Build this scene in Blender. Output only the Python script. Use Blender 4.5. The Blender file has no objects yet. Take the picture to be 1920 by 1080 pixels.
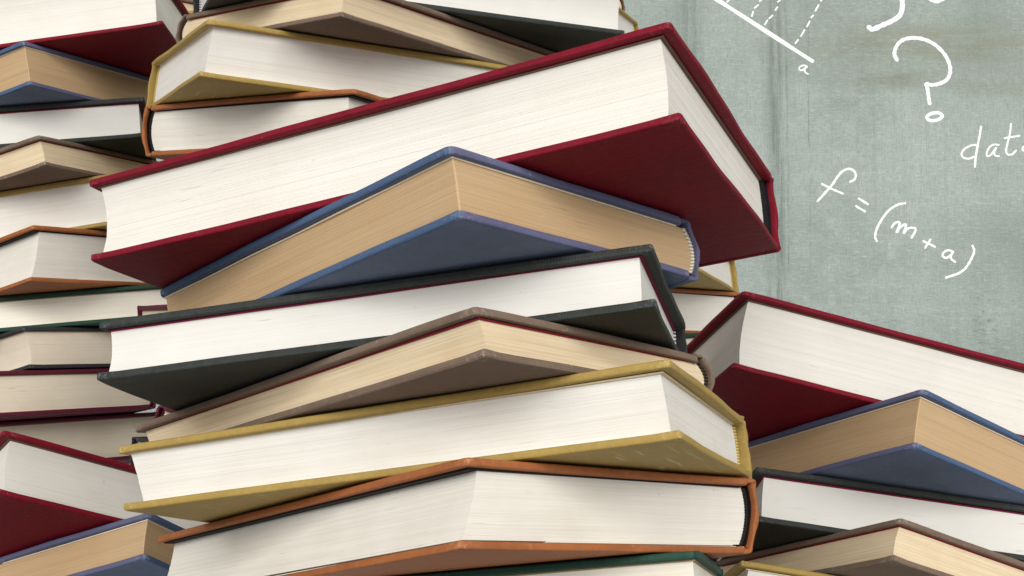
import bpy, math, random
import numpy as np
from mathutils import Vector

scene = bpy.context.scene
col = scene.collection
Z0 = 1.0                      # height of the camera above the room's zero level

# ------------------------------------------------------------------ camera
cam_d = bpy.data.cameras.new('camera'); cam = bpy.data.objects.new('camera', cam_d); col.objects.link(cam)
cam.location = (0, 0, Z0)
cam.rotation_euler = (math.radians(90 + 4.171), 0, 0)
cam_d.sensor_width = 36; cam_d.lens = 44.934
cam_d.shift_y = 0.27443
cam_d.clip_start = 0.01; cam_d.clip_end = 100
scene.camera = cam

# ------------------------------------------------------------------ light
world = bpy.data.worlds.new('World'); scene.world = world; world.use_nodes = True
bg = world.node_tree.nodes['Background']
bg.inputs['Color'].default_value = (0.95, 0.975, 1.0, 1); bg.inputs['Strength'].default_value = 0.43

def area(name, loc, target, sx, sy, power, color):
    d = bpy.data.lights.new(name, 'AREA'); d.shape = 'RECTANGLE'; d.size = sx; d.size_y = sy
    d.energy = power; d.color = color
    o = bpy.data.objects.new(name, d); col.objects.link(o)
    o.location = loc
    o.rotation_euler = (Vector(target) - Vector(loc)).to_track_quat('-Z', 'Y').to_euler()
    return o
area('key_softbox', (-0.3, -5.6, Z0 + 1.7), (0.0, 0.6, Z0 + 0.15), 4.2, 2.8, 250, (1.0, 0.99, 0.975))
area('left_fill', (-3.7, -3.8, Z0 + 1.3), (-0.1, 0.7, Z0 + 0.15), 2.5, 2.5, 116, (1.0, 0.99, 0.975))  # fill light added to brighten shaded page ends, no lamp known there
area('right_fill', (3.7, -3.8, Z0 + 1.3), (0.1, 0.7, Z0 + 0.15), 2.5, 2.5, 150, (1.0, 0.99, 0.975))  # opposite fill, added to lift the end faces of the books
area('wall_fill', (0.9, 0.75, Z0 + 2.6), (0.75, 2.05, Z0 + 0.55), 1.6, 0.5, 3.5, (1.0, 1.0, 0.98))  # extra light added overhead only to brighten the wall

scene.view_settings.view_transform = 'Standard'; scene.view_settings.look = 'None'
scene.view_settings.exposure = 0.0; scene.view_settings.gamma = 1.0
scene.view_settings.use_curve_mapping = False
scene.render.engine = 'CYCLES'
scene.cycles.max_bounces = 5; scene.cycles.diffuse_bounces = 3; scene.cycles.glossy_bounces = 1

# ------------------------------------------------------------------ helpers
def srgb(r, g, b):
    f = lambda c: (c / 12.92) if c <= 0.04045 else ((c + 0.055) / 1.055) ** 2.4
    return (f(r / 255), f(g / 255), f(b / 255), 1)

class NT:
    def __init__(self, name):
        self.m = bpy.data.materials.new(name); self.m.use_nodes = True
        self.t = self.m.node_tree; self.t.nodes.clear()
        self.out = self.n('ShaderNodeOutputMaterial'); self.b = self.n('ShaderNodeBsdfPrincipled')
        self.l(self.b.outputs[0], self.out.inputs['Surface'])
    def n(self, typ, **kw):
        nd = self.t.nodes.new(typ)
        for k, v in kw.items(): setattr(nd, k, v)
        return nd
    def l(self, a, b): self.t.links.new(a, b)
    def coords(self, scale, rnd=True, kind='Object'):
        tc = self.n('ShaderNodeTexCoord'); mp = self.n('ShaderNodeMapping')
        mp.inputs['Scale'].default_value = scale
        self.l(tc.outputs[kind], mp.inputs['Vector'])
        if rnd:
            oi = self.n('ShaderNodeObjectInfo'); ml = self.n('ShaderNodeMath', operation='MULTIPLY')
            ml.inputs[1].default_value = 37.0
            self.l(oi.outputs['Random'], ml.inputs[0]); cx = self.n('ShaderNodeCombineXYZ')
            for i in range(3): self.l(ml.outputs[0], cx.inputs[i])
            self.l(cx.outputs[0], mp.inputs['Location'])
        return mp.outputs[0]
    def noise(self, vec, scale=1, detail=3, rough=0.55, dist=0.0):
        nd = self.n('ShaderNodeTexNoise'); nd.inputs['Scale'].default_value = scale
        nd.inputs['Detail'].default_value = detail; nd.inputs['Roughness'].default_value = rough
        nd.inputs['Distortion'].default_value = dist
        self.l(vec, nd.inputs['Vector']); return nd.outputs['Fac']
    def wave(self, vec, axis, scale=1, dist=0.0, dscale=1.0):
        nd = self.n('ShaderNodeTexWave'); nd.wave_type = 'BANDS'; nd.bands_direction = axis
        nd.inputs['Scale'].default_value = scale; nd.inputs['Distortion'].default_value = dist
        nd.inputs['Detail Scale'].default_value = dscale
        self.l(vec, nd.inputs['Vector']); return nd.outputs['Fac']
    def ramp(self, fac, *stops):
        nd = self.n('ShaderNodeValToRGB'); e = nd.color_ramp.elements
        while len(e) < len(stops): e.new(0.5)
        for i, (p, c) in enumerate(stops):
            e[i].position = p; e[i].color = c if len(c) == 4 else (*c, 1)
        self.l(fac, nd.inputs['Fac']); return nd.outputs['Color']
    def math(self, op, a, b=None, clamp=False):
        nd = self.n('ShaderNodeMath', operation=op); nd.use_clamp = clamp
        for i, v in enumerate((a, b)):
            if v is None: continue
            if isinstance(v, (int, float)): nd.inputs[i].default_value = v
            else: self.l(v, nd.inputs[i])
        return nd.outputs[0]
    def mix(self, fac, a, b, blend='MIX'):
        nd = self.n('ShaderNodeMix', data_type='RGBA', blend_type=blend)
        for s, v in ((nd.inputs[0], fac), (nd.inputs[6], a), (nd.inputs[7], b)):
            if isinstance(v, (int, float)): s.default_value = v
            elif isinstance(v, tuple): s.default_value = v
            else: self.l(v, s)
        return nd.outputs[2]
    def bump(self, h, strength, dist, prev=None):
        nd = self.n('ShaderNodeBump'); nd.inputs['Strength'].default_value = strength
        nd.inputs['Distance'].default_value = dist; self.l(h, nd.inputs['Height'])
        if prev is not None: self.l(prev, nd.inputs['Normal'])
        return nd.outputs[0]
    def attr(self, name):
        nd = self.n('ShaderNodeAttribute', attribute_name=name)
        sp = self.n('ShaderNodeSeparateColor'); self.l(nd.outputs['Color'], sp.inputs[0]); return sp.outputs
    def done(self, color=None, rough=0.8, normal=None, spec=0.3, sheen=0.0):
        b = self.b
        if isinstance(color, tuple): b.inputs['Base Color'].default_value = color
        elif color is not None: self.l(color, b.inputs['Base Color'])
        if isinstance(rough, (int, float)): b.inputs['Roughness'].default_value = rough
        else: self.l(rough, b.inputs['Roughness'])
        b.inputs['Specular IOR Level'].default_value = spec
        b.inputs['Sheen Weight'].default_value = sheen
        if normal is not None: self.l(normal, b.inputs['Normal'])
        return self.m

def scl(c, k): return (min(c[0] * k, 1), min(c[1] * k, 1), min(c[2] * k, 1), 1)

# ------------------------------------------------------------------ materials
def cloth(name, base, edge, wear, weave=1500.0, wstr=0.35, rough=0.75, sheen=0.0, head=None, wear_amt=1.0, mott=0.22, rib=None, scratch=False, spec=0.3, side=0.0):
    t = NT(name)
    v = t.coords((1, 1, 1)); v0 = t.coords((1, 1, 1), rnd=False)
    n1 = t.noise(v, 38, 2, 0.6); n2 = t.noise(v, 260, 3, 0.65); n3 = t.noise(v, 1400, 1, 0.6)
    c = t.mix(t.math('MULTIPLY', t.math('SUBTRACT', n1, 0.3), 1.6, True), scl(base, 1 - mott), scl(base, 1 + mott))
    c = t.mix(t.math('MULTIPLY', t.math('SUBTRACT', n2, 0.45), 1.2, True), c, scl(base, 1.35))
    w = t.attr('wear')
    if side: c = t.mix(t.math('MULTIPLY', w[1], side * 1.6, True), c, edge)
    if head is not None:                       # boards whose short edges have faded to another hue
        c = t.mix(t.math('MULTIPLY', w[2], t.math('ADD', n2, 0.35), True), c, head)
    e = t.math('MULTIPLY', w[1], t.math('MULTIPLY', t.math('SUBTRACT', n2, 0.22), 1.8, True), True)
    c = t.mix(t.math('MULTIPLY', e, 0.4 * wear_amt), c, edge)
    k = t.math('MULTIPLY', w[0], t.math('MULTIPLY', t.math('SUBTRACT', t.noise(v, 520, 2, 0.7), 0.50), 5.0, True), True)
    c = t.mix(t.math('MULTIPLY', k, 0.7 * wear_amt), c, wear)
    # rare small nicks along the edges
    nick = t.math('MULTIPLY', w[1], t.math('MULTIPLY', t.math('SUBTRACT', t.noise(v, 330, 1, 0.5), 0.70), 10.0, True), True)
    c = t.mix(t.math('MULTIPLY', nick, 0.3 * wear_amt), c, wear)
    wx = t.wave(v0, 'X', weave * 6 / 20, 0.6, 3); wy = t.wave(v0, 'Y', weave * 6 / 20, 0.6, 3); wz = t.wave(v0, 'Z', weave * 6 / 20, 0.4, 3)
    wv = t.math('MULTIPLY', t.math('ADD', t.math('ADD', wx, wy), wz), 0.33)
    if rib is not None:
        c = t.mix(t.math('MULTIPLY', t.math('SUBTRACT', wv, 0.25), 1.4 * rib, True), c, scl(base, 1.9))
    if scratch:
        sv = t.coords((34, 420, 420)); s1 = t.noise(sv, 1, 2, 0.5, 0.5)
        s = t.math('MULTIPLY', t.math('SUBTRACT', s1, 0.60), 9.0, True)
        msk = t.math('MULTIPLY', t.math('SUBTRACT', t.noise(v, 17, 1, 0.5), 0.44), 6.0, True)
        c = t.mix(t.math('MULTIPLY', t.math('MULTIPLY', s, t.math('MULTIPLY', msk, t.math('SUBTRACT', 1.0, t.math('MULTIPLY', w[1], 3.0, True), True))), 0.45), c, wear)
    nb = t.bump(t.math('ADD', wv, t.math('MULTIPLY', n3, 0.8)), wstr, 0.00025)
    nb = t.bump(n2, 0.5, 0.0007, nb)
    rg = t.math('ADD', rough - 0.1, t.math('MULTIPLY', n1, 0.2))
    return t.done(c, rg, nb, spec=spec, sheen=sheen)

def paper(name, base, dark, line=1.0, blotch=0.35, warm=None, corner=0.0):
    t = NT(name)
    v = t.coords((22, 22, 3000)); vb = t.coords((1, 1, 1)); vm = t.coords((7, 7, 900))
    l1 = t.noise(v, 1, 2, 0.6); l2 = t.noise(vm, 1, 2, 0.6); b1 = t.noise(vb, 26, 3, 0.6)
    vd = t.coords((55, 55, 1500)); d1 = t.noise(vd, 1, 2, 0.5)
    a = t.attr('leaf')
    c = t.mix(t.math('MULTIPLY', t.math('SUBTRACT', l1, 0.42), 1.15 * line, True), base, scl(dark, 1.08))
    c = t.mix(t.math('MULTIPLY', t.math('MULTIPLY', t.math('SUBTRACT', l2, 0.5), 2.2 * line, True), 0.38), c, dark)
    c = t.mix(t.math('MULTIPLY', a[0], 0.16 * line, True), c, dark)
    c = t.mix(t.math('MULTIPLY', t.math('SUBTRACT', b1, 0.42), 2.4 * blotch, True), c, warm or dark)
    if corner: c = t.mix(t.math('MULTIPLY', a[1], corner, True), c, scl(base, 1.35))
    # shade of short gaps between leaves, painted as dark streaks
    g = t.math('MULTIPLY', t.math('SUBTRACT', d1, 0.67), 9.0, True)
    gm = t.math('MULTIPLY', t.math('SUBTRACT', t.noise(vb, 34, 2, 0.5), 0.5), 5.0, True)
    c = t.mix(t.math('MULTIPLY', t.math('MULTIPLY', g, gm), 0.7), c, scl(dark, 0.35))
    # foxing specks
    s = t.math('MULTIPLY', t.math('SUBTRACT', t.noise(vb, 420, 1, 0.4), 0.80), 16.0, True)
    c = t.mix(t.math('MULTIPLY', s, 0.3), c, scl(dark, 0.3))
    nb = t.bump(l1, 0.25, 0.00012); nb = t.bump(l2, 0.12, 0.0002, nb)
    return t.done(c, 0.9, nb, spec=0.12)

def plain(name, base, rough=0.8, var=0.2, scale=300, bump=0.3):
    t = NT(name); v = t.coords((1, 1, 1)); n = t.noise(v, scale, 4, 0.6)
    c = t.mix(n, scl(base, 1 - var), scl(base, 1 + var))
    return t.done(c, rough, t.bump(n, bump, 0.0003), spec=0.2)

def banded(name, c1, c2, pitch):
    t = NT(name); v = t.coords((1, 1, 1), rnd=False)
    w = t.wave(v, 'Z', 6.2832 / (pitch * 20), 0.4, 2)
    n = t.noise(v, 900, 2, 0.5)
    c = t.mix(t.ramp(w, (0.35, (0, 0, 0)), (0.6, (1, 1, 1))), c1, c2)
    return t.done(t.mix(t.math('MULTIPLY', n, 0.4), c, scl(c1, 0.6)), 0.75, t.bump(n, 0.4, 0.0003), spec=0.25)

K = {}   # kind -> look and build of a book
def kind(n, **kw): K[n] = kw
kind('red', cover=cloth('crimson_cloth', srgb(112, 10, 28), srgb(146, 28, 60), srgb(196, 120, 132), 2300, 0.22, 0.62, wear_amt=0.55, mott=0.2, spec=0.15),
     pages=paper('ivory_pages', srgb(221, 217, 208), srgb(200, 190, 174), 0.75, 0.32), band=banded('black_headband', srgb(10, 9, 10), srgb(24, 21, 23), 0.0011),
     endp=plain('grey_brown_endpaper', srgb(105, 82, 70)), tb=.00274, hollow=.0050, th=.0028, concave=.0036, bulge=.0016, rc=.0022, fore=.0038, sq=.0052, gap=.0001, jit=1.0)
kind('blue', cover=cloth('blue_cloth', srgb(97, 108, 128), srgb(64, 84, 113), srgb(176, 172, 190), 1500, 0.4, 0.8, head=srgb(96, 88, 114), mott=0.14, side=1.0, rib=0.16, wear_amt=0.8, spec=0.2),
     pages=paper('tan_pages', srgb(190, 162, 125), srgb(156, 125, 90), 1.1, 0.6, srgb(184, 150, 108), corner=0.8), band=banded('cream_headband', srgb(226, 216, 196), srgb(160, 146, 124), 0.0014),
     endp=plain('pale_endpaper', srgb(214, 196, 172)), tb=.00300, hollow=.0008, concave=.0003, bulge=.0030, rc=.0034, fore=.0032, sq=.0026, gap=.0002, jit=0.7)
kind('black', cover=cloth('charcoal_buckram', srgb(36, 38, 35), srgb(90, 95, 90), srgb(140, 142, 138), 950, 0.7, 0.7, mott=0.12, wear_amt=0.7, rib=0.6),
     pages=paper('white_pages', srgb(217, 214, 206), srgb(202, 196, 185), 0.5, 0.4), band=banded('striped_headband', srgb(226, 224, 226), srgb(38, 34, 42), 0.0016),
     endp=plain('crimson_endpaper', srgb(110, 20, 50)), tb=.00318, hollow=.0012, concave=.0016, bulge=.0010, rc=.0012, fore=.0040, sq=.0052, gap=.0003, jit=0.5)
kind('brown', cover=cloth('brown_cloth', srgb(108, 91, 77), srgb(124, 107, 94), srgb(186, 172, 164), 1200, 0.55, 0.85, mott=0.14, wear_amt=1.2, rib=0.4, spec=0.15),
     pages=paper('cream_pages', srgb(228, 210, 178), srgb(186, 160, 122), 1.7, 0.35), band=banded('dark_brown_headband', srgb(62, 46, 38), srgb(30, 22, 18), 0.0013),
     endp=plain('deep_red_endpaper', srgb(120, 18, 34)), tb=.00292, hollow=.0010, concave=.0008, bulge=.0030, rc=.0018, fore=.0034, sq=.0030, gap=.0001, jit=1.0)
kind('yellow', cover=cloth('ochre_paper', srgb(157, 130, 66), srgb(176, 148, 80), srgb(228, 212, 164), 3000, 0.12, 0.6, mott=0.10, wear_amt=0.6, scratch=True, spec=0.3),
     pages=paper('off_white_pages', srgb(228, 224, 216), srgb(200, 191, 176), 1.0, 0.35), band=banded('gold_headband', srgb(206, 182, 112), srgb(150, 122, 60), 0.0013),
     endp=plain('buff_endpaper', srgb(206, 190, 156)), tb=.00310, hollow=.0012, concave=.0018, slump=.0060, bulge=.0014, rc=.0010, fore=.0038, sq=.0052, gap=.0002, jit=1.0)
kind('orange', cover=cloth('tan_leather', srgb(152, 88, 46), srgb(182, 116, 66), srgb(206, 160, 116), 2600, 0.12, 0.62, mott=0.16, wear_amt=0.7, spec=0.3),
     pages=paper('aged_white_pages', srgb(228, 223, 212), srgb(198, 188, 172), 1.1, 0.4), band=banded('gap_shade_headband', srgb(30, 24, 26), srgb(16, 12, 14), 0.0013),  # near-black band stands for the shaded gap beside the spine
     endp=plain('black_gap_shade', srgb(34, 26, 24)), tb=.00300, hollow=.0026, th=.0022, concave=.0016, slump=-.0040, bulge=.0030, rc=.0022, fore=.0040, sq=.0042, gap=.0006, jit=1.0, low=.0011)  # near-black sheet colour paints the shade in the gap under the cover
kind('green', cover=cloth('bottle_green_buckram', srgb(24, 58, 44), srgb(58, 92, 76), srgb(120, 140, 128), 1000, 0.7, 0.65, mott=0.14, wear_amt=0.7, rib=0.3),
     pages=paper('parchment_pages', srgb(236, 230, 216), srgb(202, 192, 170), 1.1, 0.4), band=banded('green_headband', srgb(30, 66, 52), srgb(200, 196, 180), 0.0014),
     endp=plain('buff_endpaper_green', srgb(150, 132, 96)), tb=.00318, hollow=.0012, concave=.0030, bulge=.0020, rc=.0065, fore=.0036, sq=.0040, gap=.0002, jit=1.0)
kind('dark', cover=cloth('dark_grey_cloth', srgb(44, 41, 42), srgb(76, 72, 74), srgb(130, 124, 122), 1300, 0.4, 0.75, mott=0.12, wear_amt=0.6),
     pages=paper('beige_pages', srgb(226, 214, 194), srgb(194, 178, 152), 0.9, 0.4), band=banded('grey_headband', srgb(60, 56, 58), srgb(26, 24, 26), 0.0014),
     endp=plain('fawn_endpaper', srgb(190, 172, 142)), tb=.00300, hollow=.0012, concave=.0020, bulge=.0022, rc=.0020, fore=.0034, sq=.0032, gap=.0002, jit=0.9)
kind('maroon', cover=cloth('maroon_cloth', srgb(86, 16, 38), srgb(118, 44, 66), srgb(168, 120, 130), 1600, 0.35, 0.7, mott=0.12, wear_amt=0.6),
     pages=paper('warm_cream_pages', srgb(228, 216, 195), srgb(196, 180, 152), 0.9, 0.5, srgb(206, 184, 150)), band=banded('maroon_headband', srgb(96, 22, 40), srgb(40, 10, 18), 0.0014),
     endp=plain('brown_endpaper', srgb(150, 120, 92)), tb=.00300, hollow=.0012, concave=.0024, bulge=.0022, rc=.0020, fore=.0034, sq=.0032, gap=.0002, jit=0.9)
for a, b in (('maroon_low', 'maroon'), ('maroon_base', 'maroon'), ('dark_base', 'dark')): K[a] = K[b]

K['red']['hollow_shade'] = K['red']['band']; K['orange']['hollow_shade'] = K['orange']['endp']  # near-black colours put inside the spine as shade of the hollow

# ------------------------------------------------------------------ mesh builders
def link_mesh(name, verts, faces, mat, parent, smooth=True, colors=None, cname='wear'):
    me = bpy.data.meshes.new(name)
    me.from_pydata([tuple(v) for v in verts], [], [tuple(f) for f in faces])
    me.materials.append(mat)
    if smooth: me.polygons.foreach_set('use_smooth', [True] * len(me.polygons))
    if colors is not None:
        ca = me.color_attributes.new(cname, 'FLOAT_COLOR', 'POINT')
        c = np.ones((len(verts), 4), np.float32); c[:, :3] = colors; ca.data.foreach_set('color', c.ravel())
    me.update()
    o = bpy.data.objects.new(name, me); col.objects.link(o); o.parent = parent
    return o

class Frame:
    """book space: p along the fore-edge, q across the boards, h up  ->  object space, with the pile's slump"""
    def __init__(self, H, W, T, su, sv, m): self.H, self.W, self.T, self.su, self.sv, self.m = H, W, T, su, sv, m
    def __call__(self, P):
        P = np.asarray(P, float); p, q, h = P[:, 0], P[:, 1], P[:, 2]
        t = h / self.T
        return np.stack([self.m * (q + self.sv * t - self.W / 2), p + self.su * t - self.H / 2, h], 1)
    def faces(self, F): return F if self.m < 0 else [f[::-1] for f in F]

def spaced(a, b, r, n):
    e = [a, a + r * .12, a + r * .35, a + r * .65, a + r]
    return np.array(e + list(np.linspace(a + r, b - r, n + 1)[1:-1]) + [b - (x - a) for x in e[::-1]])

def board(fr, k, rng, top, name, parent):
    """one board: rounded edges, worn corners, a slightly wavy outline"""
    tb, rc = k['tb'], k['rc']; r = tb * 0.32
    h0 = fr.T - tb if top else 0.0
    q1 = fr.W - 0.0052
    ps, qs, hs = spaced(0, fr.H, max(r, rc), 26), spaced(0, q1, max(r, rc), 18), np.array([0, .12, .35, .65, 1, 1.38, 1.73, 2.03, 2.26, 2.38]) * r
    hs = hs * (tb / hs[-1])
    V, F, idx = [], [], {}
    def vid(i, j, l):
        key = (i, j, l)
        if key not in idx: idx[key] = len(V); V.append((ps[i], qs[j], hs[l]))
        return idx[key]
    n, m_, o = len(ps) - 1, len(qs) - 1, len(hs) - 1
    for i in range(n):
        for j in range(m_):
            F.append((vid(i, j, 0), vid(i, j + 1, 0), vid(i + 1, j + 1, 0), vid(i + 1, j, 0)))
            F.append((vid(i, j, o), vid(i + 1, j, o), vid(i + 1, j + 1, o), vid(i, j + 1, o)))
    for l in range(o):
        for i in range(n):
            F.append((vid(i, 0, l), vid(i + 1, 0, l), vid(i + 1, 0, l + 1), vid(i, 0, l + 1)))
            F.append((vid(i, m_, l), vid(i, m_, l + 1), vid(i + 1, m_, l + 1), vid(i + 1, m_, l)))
        for j in range(m_):
            F.append((vid(0, j, l), vid(0, j, l + 1), vid(0, j + 1, l + 1), vid(0, j + 1, l)))
            F.append((vid(n, j, l), vid(n, j + 1, l), vid(n, j + 1, l + 1), vid(n, j, l + 1)))
    V = np.array(V)
    D = np.array([fr.H, q1, tb])
    inner = np.clip(V, r, D - r); d = V - inner; ln = np.linalg.norm(d, axis=1); mx = np.abs(d).max(1)
    s = np.where(ln > 1e-9, mx / np.maximum(ln, 1e-9), 1); V = inner + d * s[:, None]
    # rounded corners in plan
    inn = np.clip(V[:, :2], rc, D[:2] - rc); d = V[:, :2] - inn; ln = np.linalg.norm(d, axis=1); mx = np.abs(d).max(1)
    both = (np.abs(d) > 1e-9).all(1)
    s = np.where(both, mx / np.maximum(ln, 1e-9), 1); V[:, :2] = inn + d * s[:, None]
    # wear masks
    dp, dq = np.minimum(V[:, 0], fr.H - V[:, 0]), np.minimum(V[:, 1], q1 - V[:, 1])
    corner = np.clip(1 - np.hypot(dp, np.minimum(V[:, 1], q1 - V[:, 1])) / 0.0055, 0, 1)
    hh = np.minimum(V[:, 2], tb - V[:, 2])
    edge = np.clip(1.15 - np.minimum(dp, dq) / (r * 1.2), 0, 1) * (0.55 + 0.45 * np.clip(1 - np.abs(hh - r * .25) / r, 0, 1))
    head = np.clip(1 - dp / 0.0018, 0, 1)
    # hand-made unevenness
    a, b, c = rng.uniform(0, 6.28, 3)
    nearq = np.exp(-dq / 0.01); nearp = np.exp(-dp / 0.01)
    V[:, 1] += nearq * (0.00034 * np.sin(V[:, 0] * 43 + a) + 0.00012 * np.sin(V[:, 0] * 131 + b))
    V[:, 0] += nearp * (0.00034 * np.sin(V[:, 1] * 57 + c) + 0.00012 * np.sin(V[:, 1] * 149 + a))
    lift = 0.0004 * (np.sin(V[:, 0] / fr.H * 3.1 + a) * np.sin(V[:, 1] / fr.W * 3.1 + b))
    V[:, 2] += h0 + (lift - 0.0004 if top else lift + 0.0004)
    V[:, 2] += (-1 if top else 1) * rng.uniform(.0002, .0007) * corner ** 2      # corners a little crushed inward
    # folded cloth swells a little at the corners
    V[:, 2] += (0.00025 * corner * np.sin(V[:, 0] * 900) * np.sin(V[:, 1] * 900))
    return link_mesh(name, fr(V), fr.faces(F), k['cover'], parent, True, np.stack([corner, edge, head], 1))

def spine(fr, k, rng, parent):
    """wrapped spine: a C-shaped shell with joints, closed over the full height of the book"""
    T, W, H, th, bulge = fr.T, fr.W, fr.H, k.get('th', 0.0016), k['bulge']
    prof = [(W - .0060, 0.00035)]
    R = 0.0026
    for a in np.linspace(-90, 0, 6): prof.append((W - R - .0004 + R * math.cos(math.radians(a)), R + .0002 + R * math.sin(math.radians(a))))
    for t in np.linspace(0, 1, 13)[1:-1]: prof.append((W - .0004 + bulge * 4 * t * (1 - t), R + (T - 2 * R) * t))
    for a in np.linspace(0, 90, 6): prof.append((W - R - .0004 + R * math.cos(math.radians(a)), T - R - .0002 + R * math.sin(math.radians(a))))
    prof.append((W - .0060, T - 0.00035))
    prof = np.array(prof); d = np.gradient(prof, axis=0); nrm = np.stack([-d[:, 1], d[:, 0]], 1); nrm /= np.linalg.norm(nrm, axis=1)[:, None]
    inner = prof + nrm * th
    loop = np.concatenate([prof, inner[::-1]]); nl = len(loop); nu = 40
    us = np.concatenate([[0.0004, 0.0007, 0.0012], np.linspace(.003, H - .003, nu - 5), [H - .0012, H - .0007, H - .0004]])
    ce = loop.mean(0); V, C = [], []
    ph = rng.uniform(0, 6.28, nl)
    mid = (prof + inner) / 2; mid = np.concatenate([mid, mid[::-1]])
    for iu, u in enumerate(us):
        e = min(u, H - u); sh = 1.0 if e > .0011 else (0.86 if e > .0006 else 0.5)
        for i in range(nl):
            q, h = mid[i] + (loop[i] - mid[i]) * sh
            wob = 0.00022 * math.sin(u * 60 + ph[0]) + (0.0003 * math.sin(ph[i] + i * .9) * math.exp(-e / .002))
            pu = u + 0.00045 * math.sin(i * 0.8 + ph[1]) * math.exp(-e / .003)
            V.append((pu, q + wob, h)); C.append((0, 1.0 if e < .0012 else 0.15, 1.0 if e < .0014 else 0))
    F = []
    for a in range(len(us) - 1):
        for i in range(nl):
            j = (i + 1) % nl; F.append((a * nl + i, a * nl + j, (a + 1) * nl + j, (a + 1) * nl + i))
    L = (len(us) - 1) * nl; np_ = len(prof)
    for i in range(np_ - 1):
        F.append((i, 2 * np_ - 1 - i, 2 * np_ - 2 - i, i + 1)); F.append((L + i, L + i + 1, L + 2 * np_ - 2 - i, L + 2 * np_ - 1 - i))
    o = link_mesh('spine', fr(np.array(V)), [f[::-1] for f in fr.faces(F)], k['cover'], parent, True, np.array(C))
    if k.get('hollow_shade'):                        # inside of the spine painted dark to stand for shade in the hollow
        o.data.materials.append(k['hollow_shade'])
        mi = [0] * len(F)
        for a in range(3, len(us) - 4):
            for i in range(np_, 2 * np_ - 1): mi[a * nl + i] = 1
        o.data.polygons.foreach_set('material_index', mi)
    return o

def block_q(fr, k, t):
    """fore-edge and back of the page block at relative height t"""
    b = 4 * t * (1 - t)
    sl = k.get('slump', 0.0); sl = sl * (1 - t) ** 2 if sl > 0 else -sl * 0.6 * t ** 2 - 0.4 * sl * t
    return k['fore'] + k['concave'] * b + sl, fr.W - .0024 - k['hollow'] - max(0.0006, 0.0030 - k['bulge']) + (k['bulge'] + .0004) * b

def page_block(fr, k, rng, parent, layers):
    H, T, tb, sq = fr.H, fr.T, k['tb'], k['sq']; z0, z1 = tb + .0004 + k.get('low', 0), T - tb - .0004 - k['gap']
    nu, nq = 22, 12
    V, C, F = [], [], []; ring = 2 * (nu + nq)
    sig = rng.normal(0, 1, layers // 7 + 2); shade = 0.0
    hs = np.linspace(z0, z1, layers + 1)
    ph = rng.uniform(0, 6.28, 6); drift = 0.0
    for L in range(layers):
        jit = k['jit'] * 0.000024
        g = sig[L // 7] * jit * 1.2; drift = 0.85 * drift + rng.normal(0, jit * .5)
        oq = g + rng.normal(0, jit) + drift; ou = g * .6 + rng.normal(0, jit) + drift * .7
        shade = np.clip(0.5 * shade + rng.uniform(-.15, .55), 0, 1)
        for h in (hs[L], hs[L + 1]):
            t = (h - z0) / (z1 - z0); qa, qb = block_q(fr, k, t); qa += oq; ua, ub = sq + ou, H - min(sq, .0034) - ou
            us = np.concatenate([[ua], np.linspace(ua + .0007, ub - .0007, nu - 1), [ub]]); qs = np.concatenate([[qa], np.linspace(qa + .0007, qb, nq)])
            wv = 0.00016 * np.sin(us * 35 + ph[0] + t * 2) + 0.0001 * np.sin(us * 90 + ph[1] + t * 5)
            hw = 0.00020 * np.sin(us * 24 + ph[2]) * math.sin(math.pi * t)
            hq = 0.00020 * np.sin(qs * 40 + ph[3]) * math.sin(math.pi * t)
            pts = [(us[i], qa + wv[i], h + hw[i]) for i in range(nu)] + [(ub, qs[i] + (wv[-1] if i == 0 else 0), h + hq[i] * (i > 0)) for i in range(nq)] \
                + [(us[nu - i], qb, h) for i in range(nu)] + [(ua, qs[nq - i], h + hq[nq - i]) for i in range(nq)]
            V += pts; cc = [(shade, 0.0, 0.0)] * ring; cc[0] = (shade, 1.0, 0.0); cc[nu] = (shade, 1.0, 0.0); C += cc
    n = 2 * layers
    for a in range(n - 1):
        o = a * ring
        for i in range(ring):
            j = (i + 1) % ring; F.append((o + i, o + j, o + ring + j, o + ring + i))
    F.append(tuple(range(ring))[::-1]); F.append(tuple(range((n - 1) * ring, n * ring)))
    return link_mesh('page_block', fr(np.array(V)), [f[::-1] for f in fr.faces(F)], k['pages'], parent, False, np.array(C), 'leaf')

def slab(fr, name, p0, p1, q0, q1, h0, h1, mat, parent, rng, wav=0.00015):
    n = 24; V, F = [], []; a = rng.uniform(0, 6.28)
    for i in range(n + 1):
        p = p0 + (p1 - p0) * i / n; w = wav * math.sin(i * 0.8 + a)
        V += [(p, q0 + w, h0), (p, q1, h0), (p, q1, h1), (p, q0 + w, h1)]
    for i in range(n):
        for j in range(4): F.append((4 * i + j, 4 * i + (j + 1) % 4, 4 * i + 4 + (j + 1) % 4, 4 * i + 4 + j))
    F.append((3, 2, 1, 0)); F.append((4 * n, 4 * n + 1, 4 * n + 2, 4 * n + 3))
    return link_mesh(name, fr(np.array(V)), [f[::-1] for f in fr.faces(F)], mat, parent, False)

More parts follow.
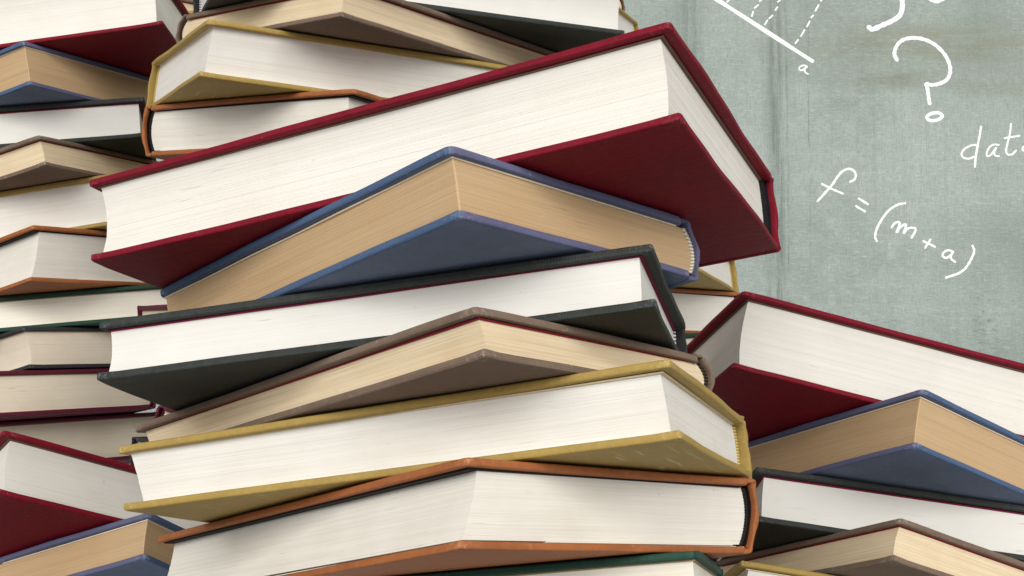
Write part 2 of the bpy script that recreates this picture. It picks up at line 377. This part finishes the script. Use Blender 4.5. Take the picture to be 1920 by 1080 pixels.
def headband(fr, k, rng, parent, far):
    """ribbed silk band sewn to the end of the page block"""
    T, tb = fr.T, k['tb']; z0, z1 = tb + .0006, T - tb - .0006 - k['gap']; n, s = 64, 10; V, F = [], []
    r = max(0.0011, min(0.0030, k['hollow'] * .42))
    for i in range(n + 1):
        t = i / n; h = z0 + (z1 - z0) * t; q = block_q(fr, k, t)[1] + r * 0.55
        rr = r * (1 + 0.16 * math.cos(t * (z1 - z0) / 0.0013 * 6.2832))
        p = k['sq'] + r * .15
        if far: p = fr.H - min(k['sq'], .0034) - r * .15
        for j in range(s):
            a = 2 * math.pi * j / s; V.append((p + rr * math.cos(a), q + rr * math.sin(a), h))
    for i in range(n):
        for j in range(s): F.append((i * s + j, i * s + (j + 1) % s, i * s + s + (j + 1) % s, i * s + s + j))
    F.append(tuple(range(s))[::-1]); F.append(tuple(range(n * s, n * s + s)))
    return link_mesh('headband', fr(np.array(V)), fr.faces(F), k['band'], parent, True)

def make_book(pile, kname, m, loc, rot, H, W, T, su, sv, label, group, idx):
    k = K[kname]; rng = np.random.default_rng(100 + idx); fr = Frame(H, W, T, su, sv, m)
    o = bpy.data.objects.new('book', None); col.objects.link(o)
    o.empty_display_size = 0.02
    o.location = (loc[0], loc[1], loc[2] + Z0); o.rotation_euler = [math.radians(a) for a in rot]
    o['label'] = label; o['category'] = 'book'; o['group'] = group
    board(fr, k, rng, True, 'upper_board', o)
    board(fr, k, rng, False, 'lower_board', o)
    spine(fr, k, rng, o)
    pb = page_block(fr, k, rng, o, int({'A': 3300, 'B': 2600, 'C': 2300, 'F': 2300}.get(pile, 1700) * (T - 2 * k['tb'])))
    tb = k['tb']
    slab(fr, 'endpaper', k['sq'] * .75, H - min(k['sq'], .0034) * .75, k['fore'] * .8, W - .008, T - tb - .0009 - k['gap'] * .45, T - tb - .00042, k['endp'], o, rng)  # on the orange kind this sheet is painted gap shade
    slab(fr, 'endpaper', k['sq'] * .9, H - min(k['sq'], .0034) * .9, k['fore'] * .95, W - .008, tb + .00042, tb + .0008, k['pages'], o, rng)
    headband(fr, k, rng, pb, False); headband(fr, k, rng, pb, True)
    if kname == 'orange':      # a torn flyleaf that hangs loose along the tail of the book
        slab(fr, 'torn_flyleaf', k['sq'] - .0014, k['sq'] + .03, W * .27, W * .93, tb + .0009, tb + .0018, k['pages'], o, rng, 0.0002)
    return o

# ------------------------------------------------------------------ wall
WALL_Y = 2.05
def wall_material():
    t = NT('painted_plaster')
    tc = t.n('ShaderNodeTexCoord'); v0 = tc.outputs['Object']
    def mp(s, loc=(0, 0, 0)):
        m = t.n('ShaderNodeMapping'); m.inputs['Scale'].default_value = s; m.inputs['Location'].default_value = loc; t.l(v0, m.inputs['Vector']); return m.outputs[0]
    base, lite, dark = srgb(173, 182, 174), srgb(190, 197, 190), srgb(134, 145, 137)
    n1 = t.noise(v0, 3.2, 3, 0.6); n2 = t.noise(v0, 22, 3, 0.65); n3 = t.noise(v0, 240, 2, 0.7)
    c = t.mix(t.math('MULTIPLY', t.math('SUBTRACT', n1, 0.3), 2.2, True), dark, base)
    c = t.mix(t.math('MULTIPLY', t.math('SUBTRACT', n2, 0.44), 1.5, True), c, lite)
    fib = t.noise(mp((620, 1, 55)), 1, 1, 0.7); fih = t.noise(mp((70, 1, 520)), 1, 1, 0.7)
    c = t.mix(t.math('MULTIPLY', t.math('SUBTRACT', fib, 0.46), 2.6, True), c, dark)
    c = t.mix(t.math('MULTIPLY', t.math('SUBTRACT', fih, 0.5), 2.2, True), c, lite)
    c = t.mix(t.math('MULTIPLY', t.math('SUBTRACT', n3, 0.52), 1.8, True), c, dark)
    # brushed vertical streaks and faint horizontal drags
    vs = t.noise(mp((120, 1, 2.6)), 1, 3, 0.65); hs = t.noise(mp((2.2, 1, 130)), 1, 2, 0.6)
    c = t.mix(t.math('MULTIPLY', t.math('SUBTRACT', vs, 0.5), 1.5, True), c, dark)
    c = t.mix(t.math('MULTIPLY', t.math('SUBTRACT', hs, 0.55), 1.0, True), c, lite)
    sx = t.n('ShaderNodeSeparateXYZ'); t.l(v0, sx.inputs[0])
    def band(sock, c0, w):          # soft bell round c0
        d = t.math('DIVIDE', t.math('SUBTRACT', sock, c0), w)
        return t.math('POWER', 2.718, t.math('MULTIPLY', t.math('MULTIPLY', d, d), -1.0))
    def add(fac, colr, k):
        nonlocal c
        c = t.mix(t.math('MULTIPLY', fac, k, True), c, colr)
    vbr = t.math('MULTIPLY', t.math('SUBTRACT', t.noise(mp((90, 1, 5)), 1, 6, 0.75, 0.3), 0.36), 4.0, True)
    wob = t.math('ADD', sx.outputs[0], t.math('MULTIPLY', t.noise(mp((3, 1, 9)), 1, 3, 0.6), 0.012))
    stain = srgb(92, 104, 96)
    add(t.math('MULTIPLY', band(wob, 0.441, 0.014), vbr), stain, 0.7)
    add(t.math('MULTIPLY', band(wob, 0.300, 0.020), vbr), stain, 0.6)
    brk = t.math('MULTIPLY', t.math('SUBTRACT', t.noise(mp((9, 1, 14)), 1, 4, 0.7), 0.42), 5.0, True)
    add(t.math('MULTIPLY', band(wob, 0.4595, 0.0012), brk), srgb(72, 86, 80), 0.5)
    add(t.math('MULTIPLY', band(wob, 0.4955, 0.0009), brk), srgb(78, 92, 84), 0.55)
    add(t.math('MULTIPLY', band(wob, 0.4480, 0.0007), brk), srgb(78, 92, 84), 0.5)
    # drips on the lower right
    add(t.math('MULTIPLY', t.math('MULTIPLY', band(sx.outputs[0], 0.772, 0.022), band(sx.outputs[2], 0.55, 0.07)), t.math('MULTIPLY', t.math('SUBTRACT', t.noise(mp((60, 1, 130)), 1, 4, 0.7), 0.5), 5, True)), srgb(72, 88, 82), 0.8)
    # two ochre smears dragged sideways
    hb = t.math('MULTIPLY', t.math('SUBTRACT', t.noise(mp((7, 1, 60)), 1, 5, 0.65, 0.4), 0.22), 3.0, True)
    och = srgb(136, 132, 108)
    zw = t.math('ADD', sx.outputs[2], t.math('MULTIPLY', t.noise(mp((5, 1, 5)), 1, 3, 0.6), 0.05))
    add(t.math('MULTIPLY', t.math('MULTIPLY', band(zw, 1.046, 0.040), band(sx.outputs[0], 0.72, 0.22)), hb), och, 0.7)
    add(t.math('MULTIPLY', t.math('MULTIPLY', band(zw, 0.981, 0.015), band(sx.outputs[0], 0.63, 0.06)), hb), srgb(122, 121, 102), 0.75)
    add(t.math('MULTIPLY', t.math('MULTIPLY', band(zw, 0.970, 0.014), band(sx.outputs[0], 0.80, 0.10)), hb), och, 0.5)
    gr = t.math('MULTIPLY', t.math('SUBTRACT', t.noise(v0, 5.5, 4, 0.7), 0.44), 3.5, True)
    add(t.math('MULTIPLY', gr, band(sx.outputs[2], 1.16, 0.14)), srgb(120, 130, 122), 0.65)
    add(t.math('MULTIPLY', gr, band(sx.outputs[0], 0.92, 0.16)), srgb(112, 125, 117), 0.7)
    # small pits and chips
    pit = t.math('MULTIPLY', t.math('SUBTRACT', t.noise(v0, 95, 2, 0.5), 0.765), 20, True)
    add(pit, srgb(74, 86, 80), 0.6)
    scr = t.n('ShaderNodeMapping'); scr.inputs['Rotation'].default_value = (0, math.radians(-24), 0); scr.inputs['Scale'].default_value = (7, 1, 190); t.l(v0, scr.inputs['Vector'])
    sc = t.math('MULTIPLY', t.math('SUBTRACT', t.noise(scr.outputs[0], 1, 3, 0.6), 0.62), 9, True)
    add(t.math('MULTIPLY', sc, t.math('MULTIPLY', band(sx.outputs[2], 0.74, 0.07), band(sx.outputs[0], 0.76, 0.1))), srgb(202, 210, 203), 0.5)
    wx = t.wave(v0, 'X', 95, 6.0, 5); wz = t.wave(v0, 'Z', 95, 6.0, 5)
    weave = t.math('ADD', wx, wz)
    c = t.mix(t.math('MULTIPLY', weave, 0.06), c, lite)
    nb = t.bump(weave, 0.12, 0.0010); nb = t.bump(n3, 0.9, 0.003, nb); nb = t.bump(fib, 0.4, 0.0012, nb); nb = t.bump(n2, 0.35, 0.004, nb); nb = t.bump(vs, 0.3, 0.002, nb)
    return t.done(c, 0.92, nb, spec=0.15)

wv = [(-2.6, 0, -1.2), (2.6, 0, -1.2), (2.6, 0, 2.4), (-2.6, 0, 2.4), (-2.6, .12, -1.2), (2.6, .12, -1.2), (2.6, .12, 2.4), (-2.6, .12, 2.4)]
wall = link_mesh('wall', wv, [(0, 1, 2, 3), (5, 4, 7, 6), (4, 0, 3, 7), (1, 5, 6, 2), (3, 2, 6, 7), (4, 5, 1, 0)], wall_material(), None, False)
wall.location = (0, WALL_Y, Z0)
wall['kind'] = 'structure'; wall['label'] = 'grey-green painted plaster wall with chalk writing behind the books'

# ------------------------------------------------------------------ chalk drawing on the wall
ct = NT('white_chalk'); cv = ct.coords((1, 1, 1), rnd=False); cn = ct.noise(cv, 420, 3, 0.7)
chalk = ct.done(ct.mix(ct.math('MULTIPLY', ct.math('SUBTRACT', cn, 0.52), 4, True), srgb(250, 250, 247), srgb(206, 212, 206)), 0.95, ct.bump(cn, 0.3, 0.0008), spec=0.1)
CHALK = [
('axis_line',6.4,[(284.6,1136.4),(341.5,1097.8),(497.1,992.9)]),
('dash',2.7,[(362.1,1099.0),(357.2,1094.2)]),
('dash',2.7,[(414.8,1098.4),(411.6,1095.4)]),
('dash',2.7,[(408.9,1088.9),(402.8,1083.6)]),
('dash',2.7,[(400.5,1077.6),(398.3,1069.6)]),
('dash',2.7,[(446.3,1098.4),(441.6,1094.2)]),
('dash',2.7,[(440.9,1085.3),(437.4,1080.0)]),
('dash',2.7,[(432.7,1071.1),(426.9,1065.8)]),
('dash',2.7,[(424.0,1062.8),(419.6,1055.4)]),
('dash',2.7,[(515.5,1099.0),(513.2,1096.0)]),
('dash',2.7,[(509.6,1089.5),(503.7,1078.5)]),
('dash',2.7,[(500.5,1071.1),(496.4,1067.6)]),
('dash',2.7,[(494.0,1060.8),(489.6,1051.9)]),
('dash',2.7,[(485.2,1046.0),(479.3,1035.6)]),
('dash',2.7,[(474.3,1029.1),(469.7,1023.2)]),
('axis_letter',2.6,[(489.0,983.1),(483.3,985.5),(477.0,983.4),(475.2,979.0),(479.7,977.0),(484.9,980.8),(488.4,983.7),(484.3,978.1),(485.4,973.4),(489.9,970.8)]),
('top_curve',7.3,[(646.7,1115.6),(648.3,1097.8),(648.4,1085.9),(646.1,1075.6),(641.4,1068.8),(629.8,1061.1),(613.9,1054.0),(598.6,1047.4),(591.9,1051.0)]),
('top_tick',6.4,[(693.6,1100.2),(705.5,1095.4),(717.1,1100.2)]),
('question_hook',5.6,[(637.8,994.3),(633.7,1003.2),(635.1,1013.5),(641.9,1024.4),(653.4,1030.9),(669.2,1032.4),(684.8,1029.4),(700.3,1021.5),(714.3,1007.6),(722.5,992.9),(725.5,978.1),(722.7,966.4),(715.9,958.4),(703.0,953.2),(693.0,952.0),(685.0,953.7),(687.1,944.3),(688.2,932.6),(689.9,920.3)]),
('question_dot',5.1,[(689.3,902.0),(692.8,903.5),(696.8,904.4),(700.9,904.7),(704.6,904.3),(707.5,903.2),(709.4,901.6),(710.1,899.6),(709.4,897.4),(707.5,895.4),(704.5,893.6),(700.8,892.2),(696.7,891.5),(692.7,891.4),(689.2,892.1),(686.5,893.3),(684.9,895.1),(684.7,897.1),(685.8,899.3),(688.0,901.3),(691.3,903.0),(695.2,904.1)]),
('word_d_stem',3.4,[(773.5,881.4),(771.5,868.6),(767.8,851.5),(763.9,831.6),(761.8,813.2)]),
('word_d_bowl',3.1,[(763.9,850.1),(755.2,848.7),(745.4,843.0),(740.5,835.0),(743.1,828.8),(751.9,826.8),(760.6,829.9)]),
('word_a',2.9,[(802.0,850.1),(794.0,850.7),(786.4,845.8),(782.0,837.3),(782.7,831.3),(788.0,832.8),(793.7,840.2),(798.0,845.8),(794.5,838.7),(795.5,832.2),(802.1,831.1)]),
('word_t',3.1,[(823.2,885.7),(820.8,868.6),(816.2,851.5),(813.9,840.2),(816.5,833.9),(824.0,834.5),(830.3,840.7)]),
('word_t_bar',3.1,[(811.8,861.5),(824.0,863.5),(836.5,865.7)]),
('word_a_end',3.1,[(853.5,849.2),(846.6,849.2),(841.2,844.7),(842.7,840.2),(849.1,841.3)]),
('formula_f',3.6,[(501.9,755.2),(514.5,769.3),(525.8,782.0),(534.3,794.8),(542.8,804.7),(552.5,809.5),(560.8,807.5),(565.3,800.4),(563.2,791.9),(555.7,787.7)]),
('formula_f_bar',3.4,[(509.8,784.0),(526.2,775.5),(543.5,767.9)]),
('formula_equals',3.4,[(569.5,759.7),(584.5,750.1)]),
('formula_equals',3.4,[(565.1,746.7),(579.6,737.7)]),
('formula_bracket_open',3.6,[(645.7,751.8),(632.7,749.0),(618.7,739.7),(607.4,725.6),(598.8,710.1),(595.2,696.0),(597.8,688.1)]),
('formula_m',3.4,[(622.5,711.2),(627.1,717.4),(632.6,720.2),(635.9,717.4),(630.3,702.2),(635.7,710.1),(641.9,715.1),(646.3,715.1),(642.1,701.1),(647.2,707.8),(654.4,710.6),(662.1,707.8),(654.9,693.7)]),
('formula_plus',3.4,[(674.0,688.1),(693.0,678.6)]),
('formula_plus',3.4,[(685.9,690.9),(676.5,676.9)]),
('formula_a',3.4,[(720.6,671.3),(713.5,672.9),(706.6,668.5),(705.3,662.8),(711.0,660.0),(717.7,664.5),(722.8,670.7),(718.8,664.0),(719.2,658.4),(725.4,653.3)]),
('formula_bracket_close',3.6,[(754.4,680.5),(757.0,672.1),(753.1,660.9),(745.9,648.3),(738.8,639.8),(729.0,633.7),(709.7,627.2)]),
]
def smooth_path(pts, n=7):
    P = [np.array(p, float) for p in pts]
    if len(P) == 2: return [P[0] + (P[1] - P[0]) * i / 6 for i in range(7)]
    P = [2 * P[0] - P[1]] + P + [2 * P[-1] - P[-2]]; out = []
    for i in range(1, len(P) - 2):
        a, b, c, d = P[i - 1:i + 3]
        for s in range(n):
            t = s / n; out.append(.5 * ((2 * b) + (-a + c) * t + (2 * a - 5 * b + 4 * c - d) * t * t + (-a + 3 * b - 3 * c + d) * t ** 3))
    return out + [P[-2]]
MARKS = {}
def mark_group(prefix, name, label):
    e = bpy.data.objects.new(name, None); col.objects.link(e); e.parent = wall; e['label'] = label; e.empty_display_size = 0.02; MARKS[prefix] = e
mark_group('axis', 'chalk_graph', 'slanting chalk axis line marked a with dashed projections')
mark_group('dash', 'chalk_dashes', 'dashed chalk lines running up from the axis')
mark_group('question', 'chalk_question_mark', 'big chalk question mark with an oval dot')
mark_group('top', 'chalk_curve', 'thick chalk curve cut off by the top edge')
mark_group('word', 'chalk_word', 'chalk word beginning d a t cut off by the right edge')
mark_group('formula', 'chalk_formula', 'slanting chalk formula f = (m + a)')
crng = random.Random(5)
for nm, wmm, pts in CHALK:
    path = smooth_path(pts); n = len(path); V, F = [], []
    ph = crng.uniform(0, 6)
    cap = []
    tan = [path[min(i + 1, n - 1)] - path[max(i - 1, 0)] for i in range(n)]
    tan = [x / (np.linalg.norm(x) + 1e-9) for x in tan]
    ext = [(path[0] - tan[0] * wmm * .5, tan[0], .15), (path[0] - tan[0] * wmm * .38, tan[0], .65)] + [(path[i], tan[i], 1) for i in range(n)] + [(path[-1] + tan[-1] * wmm * .38, tan[-1], .65), (path[-1] + tan[-1] * wmm * .5, tan[-1], .15)]
    s = 7
    for i, (p, tg, k) in enumerate(ext):
        w = wmm * 0.56 * k * (1 + 0.08 * math.sin(i * 1.3 + ph) + 0.10 * crng.uniform(-1, 1)); nx = np.array([-tg[1], tg[0]])
        for j in range(s):
            a = math.pi * j / (s - 1); x, z = p + nx * w * math.cos(a)
            V.append((x / 1000, -0.0002 - 0.0007 * math.sin(a) * k, z / 1000))
    for i in range(len(ext) - 1):
        for j in range(s - 1): F.append((i * s + j, i * s + j + 1, i * s + s + j + 1, i * s + s + j))
    pre = nm.split('_')[0]
    link_mesh('chalk_stroke', V, F, chalk, MARKS[pre], True)

# ------------------------------------------------------------------ the piles of books
BOOKS = [
 ('A','red',1, (-0.0246, 0.5158, 0.166), (-3.73, -1.6, 66.62), 0.2401, 0.1589, 0.0354, 0.0011, 0.0031, 'thick crimson hardback with ivory pages on top of the front pile','books in the front pile'),
 ('A','blue',1, (-0.0368, 0.5084, 0.1395), (-2.85, -2.88, 44.8), 0.186, 0.1274, 0.0256, 0.0021, -0.0004, 'blue cloth book with tan pages under the big crimson book of the front pile','books in the front pile'),
 ('A','black',1, (-0.0408, 0.5114, 0.114), (-3.95, -0.92, 76.74), 0.2135, 0.1201, 0.0251, -0.0001, 0.0048, 'charcoal book with bright white pages below the blue book in the front pile','books in the front pile'),
 ('A','brown',1, (-0.041, 0.5299, 0.0961), (-2.93, -2.8, 46.15), 0.2158, 0.1292, 0.0178, 0.0017, -0.0021, 'thin brown cloth book with cream pages and a worn corner in the front pile','books in the front pile'),
 ('A','yellow',1, (-0.0259, 0.529, 0.0689), (-3.77, -1.47, 68.65), 0.2295, 0.1308, 0.0283, 0.0012, 0.0001, 'ochre yellow book with scratched underside in the lower half of the front pile','books in the front pile'),
 ('A','orange',1, (-0.0332, 0.5617, 0.0356), (-2.75, -2.96, 42.54), 0.2236, 0.162, 0.0326, -0.0011, 0.0054, 'tan leather book with a thick off-white page block low in the front pile','books in the front pile'),
 ('A','green',1, (-0.0249, 0.5771, 0.0062), (-3.94, -0.9, 77.07), 0.235, 0.135, 0.03, 0.0, -0.0, 'bottle green book at the bottom edge under the tan leather book of the front pile','books in the front pile'),
 ('B','red',-1, (0.2208, 0.7335, 0.1068), (-10.46, -7.41, -75.57), 0.2816, 0.1774, 0.0425, 0.0007, -0.001, 'crimson hardback on top of the right-hand pile, its cover rising toward the wall','books in the right-hand pile'),
 ('B','blue',-1, (0.2405, 0.7162, 0.0749), (-12.25, -3.75, -57.38), 0.2083, 0.1415, 0.0311, 0.0002, -0.0017, 'blue cloth book with tan pages in the right-hand pile under its crimson book','books in the right-hand pile'),
 ('B','black',-1, (0.2398, 0.7197, 0.0438), (-8.52, -9.58, -88.63), 0.2376, 0.1343, 0.0299, -0.0014, -0.0005, 'charcoal book with white pages in the right-hand pile, beside the tan leather book','books in the right-hand pile'),
 ('B','brown',-1, (0.2399, 0.7246, 0.0203), (-12.02, -4.44, -60.62), 0.2169, 0.1463, 0.0221, 0.0011, -0.0025, 'brown cloth book with cream pages near the bottom right corner','books in the right-hand pile'),
 ('B','yellow',-1, (0.2239, 0.7188, -0.0088), (-9.19, -8.94, -84.47), 0.2416, 0.1417, 0.0317, -0.0, 0.0001, 'ochre book peeking up at the bottom edge beneath the right-hand brown book','books in the right-hand pile'),
 ('C','black',-1, (-0.0737, 0.8397, 0.4252), (2.53, 13.92, -69.75), 0.265, 0.1431, 0.0299, 0.0, 0.0, 'charcoal book with white pages cut off by the top edge, above the front pile','books in the pile behind the front pile'),
 ('C','brown',-1, (-0.0826, 0.8628, 0.4097), (9.5, 10.53, -37.67), 0.2505, 0.157, 0.0209, 0.003, -0.003, 'brown cloth book with cream pages at the top, behind the big crimson book','books in the pile behind the front pile'),
 ('C','yellow',-1, (-0.0984, 0.8677, 0.3758), (4.52, 13.42, -61.36), 0.2797, 0.1501, 0.0347, 0.005, -0.0016, 'ochre book with a pointed near corner at upper left, behind the big crimson book','books in the pile behind the front pile'),
 ('C','orange',-1, (-0.1057, 0.9112, 0.3521), (10.9, 9.07, -29.47), 0.2639, 0.1778, 0.0337, 0.0002, 0.0002, 'tan leather book with dark spine gap resting just above the big crimson cover','books in the pile behind the front pile'),
 ('C','green',-1, (-0.0349, 0.8543, 0.3025), (2.67, 13.9, -69.19), 0.2797, 0.1333, 0.0314, -0.0, 0.0, 'bottle green book hidden in the pile behind the front pile, under a tan leather book','books in the pile behind the front pile'),
 ('C','dark',-1, (-0.0336, 0.8885, 0.2786), (8.2, 11.57, -44.47), 0.2677, 0.1291, 0.0314, -0.0, -0.0, 'dark grey book hidden in the pile behind the front pile, under a green book','books in the pile behind the front pile'),
 ('C','maroon',-1, (-0.0386, 0.8713, 0.2376), (2.47, 13.93, -70.0), 0.2677, 0.125, 0.0358, 0.0, 0.0, 'maroon book hidden in the pile behind the front pile, under a dark grey book','books in the pile behind the front pile'),
 ('C','maroon_low',-1, (-0.1056, 0.8776, 0.1793), (4.27, 13.5, -62.4), 0.2688, 0.1778, 0.0609, -0.0001, -0.0001, 'maroon book whose small corner shows left of the front pile beside the blue book','books in the pile behind the front pile'),
 ('C','maroon_base',-1, (-0.0779, 0.8483, 0.1392), (11.76, 7.92, -23.66), 0.271, 0.1771, 0.0306, -0.0003, -0.0003, 'maroon book hidden behind the front pile, just above its lowest dark book','books in the pile behind the front pile'),
 ('C','dark_base',-1, (-0.116, 0.9446, 0.128), (8.75, 11.16, -41.64), 0.2671, 0.1792, 0.0357, 0.0001, 0.0002, 'dark book whose black corner peeks out above the left end of the ochre cover','books in the pile behind the front pile'),
 ('D','yellow',1, (0.0399, 1.1167, 0.3208), (0.2, -9.55, 69.67), 0.294, 0.176, 0.0332, 0.0026, -0.001, 'ochre book end showing between the big crimson book and the right-hand pile','books in the distant pile behind the gap on the right'),
 ('D','orange',1, (0.0349, 1.173, 0.2897), (4.71, -8.33, 41.25), 0.2851, 0.2013, 0.0392, -0.0022, 0.0036, 'tan leather book glimpsed in the gap left of the right-hand crimson book','books in the distant pile behind the gap on the right'),
 ('D','green',1, (0.0523, 1.2131, 0.2581), (-0.74, -9.53, 75.33), 0.2997, 0.2033, 0.0384, 0.0001, 0.0002, 'green book showing as a thin strip left of the right-hand crimson book','books in the distant pile behind the gap on the right'),
 ('E','red',1, (-0.401, 0.9779, 0.4452), (-8.09, -8.3, 90.48), 0.3065, 0.1969, 0.0432, -0.0022, 0.0006, 'crimson book with white pages on top of the far left pile','books in the far left pile'),
 ('E','blue',1, (-0.4088, 0.9951, 0.4139), (-3.08, -11.15, 61.48), 0.2357, 0.1467, 0.032, 0.0001, 0.0007, 'blue cloth book with tan pages in the far left pile under its crimson book','books in the far left pile'),
 ('E','black',1, (-0.4203, 0.9797, 0.379), (-9.62, -6.45, 102.42), 0.2705, 0.1515, 0.0303, -0.0027, 0.0007, 'charcoal book with white pages in the far left pile below the blue book','books in the far left pile'),
 ('E','brown',1, (-0.4223, 1.0209, 0.3615), (-3.37, -11.07, 63.0), 0.2721, 0.1471, 0.0228, 0.0013, -0.0003, 'brown cloth book with a pointed near corner in the far left pile','books in the far left pile'),
 ('E','yellow',1, (-0.3863, 1.0275, 0.3283), (-7.56, -8.78, 86.95), 0.2605, 0.164, 0.0385, -0.0004, 0.0008, 'ochre book in the far left pile, behind the left end of the crimson book','books in the far left pile'),
 ('E','orange',1, (-0.4135, 1.0532, 0.2862), (-1.64, -11.45, 54.13), 0.2807, 0.1659, 0.0411, -0.004, 0.0079, 'tan leather book in the far left pile just below an ochre book','books in the far left pile'),
 ('E','green',1, (-0.4322, 1.0312, 0.2526), (-10.39, -5.11, 110.03), 0.2965, 0.2004, 0.0272, -0.0, 0.0018, 'bottle green book in the far left pile below the tan leather book','books in the far left pile'),
 ('E','dark',1, (-0.4115, 1.0897, 0.2309), (-1.49, -11.47, 53.38), 0.281, 0.193, 0.0325, 0.0012, 0.0005, 'dark grey book with beige pages in the far left pile beside the front charcoal book','books in the far left pile'),
 ('E','maroon',1, (-0.453, 1.032, 0.1822), (-1.27, -11.5, 52.27), 0.281, 0.1888, 0.0337, 0.0009, 0.0, 'maroon book with warm cream pages in the far left pile under the dark grey book','books in the far left pile'),
 ('E','maroon_low',1, (-0.45, 1.0737, 0.1501), (-0.36, -11.56, 47.71), 0.2793, 0.1895, 0.0378, 0.0004, 0.0001, 'lowest maroon book of the far left pile, partly behind the lower left crimson book','books in the far left pile'),
 ('F','red',-1, (-0.2061, 0.7291, 0.0425), (-9.73, -14.93, -48.24), 0.2271, 0.146, 0.0348, -0.001, -0.0017, 'crimson book with white pages cut off by the left edge in the lower left corner','books in the lower left pile'),
 ('F','blue',-1, (-0.1901, 0.7174, 0.0196), (-14.51, -10.36, -26.7), 0.1655, 0.1124, 0.0261, 0.0002, -0.0016, 'blue cloth book with tan pages in the bottom left corner','books in the lower left pile'),
 ('F','black',-1, (-0.1808, 0.7056, -0.0006), (-7.14, -16.31, -57.84), 0.1958, 0.0773, 0.0231, 0.0001, 0.0, 'charcoal book barely showing at the bottom edge under the lower left blue book','books in the lower left pile'),
 ('G','brown',1, (-0.0008, 1.5708, 0.8041), (8.04, -12.48, 42.93), 0.2451, 0.1585, 0.0221, 0.0023, -0.0018, 'brown book edge at the top, right of the upper charcoal book, against the wall','books in the distant pile at the top'),
 ('G','yellow',1, (0.0074, 1.5724, 0.7685), (1.74, -14.72, 69.3), 0.2798, 0.1443, 0.0354, -0.0005, 0.0004, 'tiny ochre book corner at the top, left of the peak of the crimson cover','books in the distant pile at the top'),
 ('H','brown',1, (-0.4679, 1.3546, 0.6722), (1.16, -16.86, 59.71), 0.2629, 0.1686, 0.0242, 0.0006, -0.0005, 'brown book with cream pages in the small gap between the upper left piles','books in the distant pile at the upper left'),
 ('H','yellow',1, (-0.4535, 1.3588, 0.6359), (-6.52, -15.63, 86.67), 0.2962, 0.1537, 0.0376, -0.0007, 0.0006, 'ochre book deep behind the gap between the upper left crimson and charcoal books','books in the distant pile at the upper left'),
]
for i, (pile, kn, m, loc, rot, H, W, T, su, sv, label, group) in enumerate(BOOKS):
    make_book(pile, kn, m, loc, rot, H, W, T, su, sv, label, group, i)
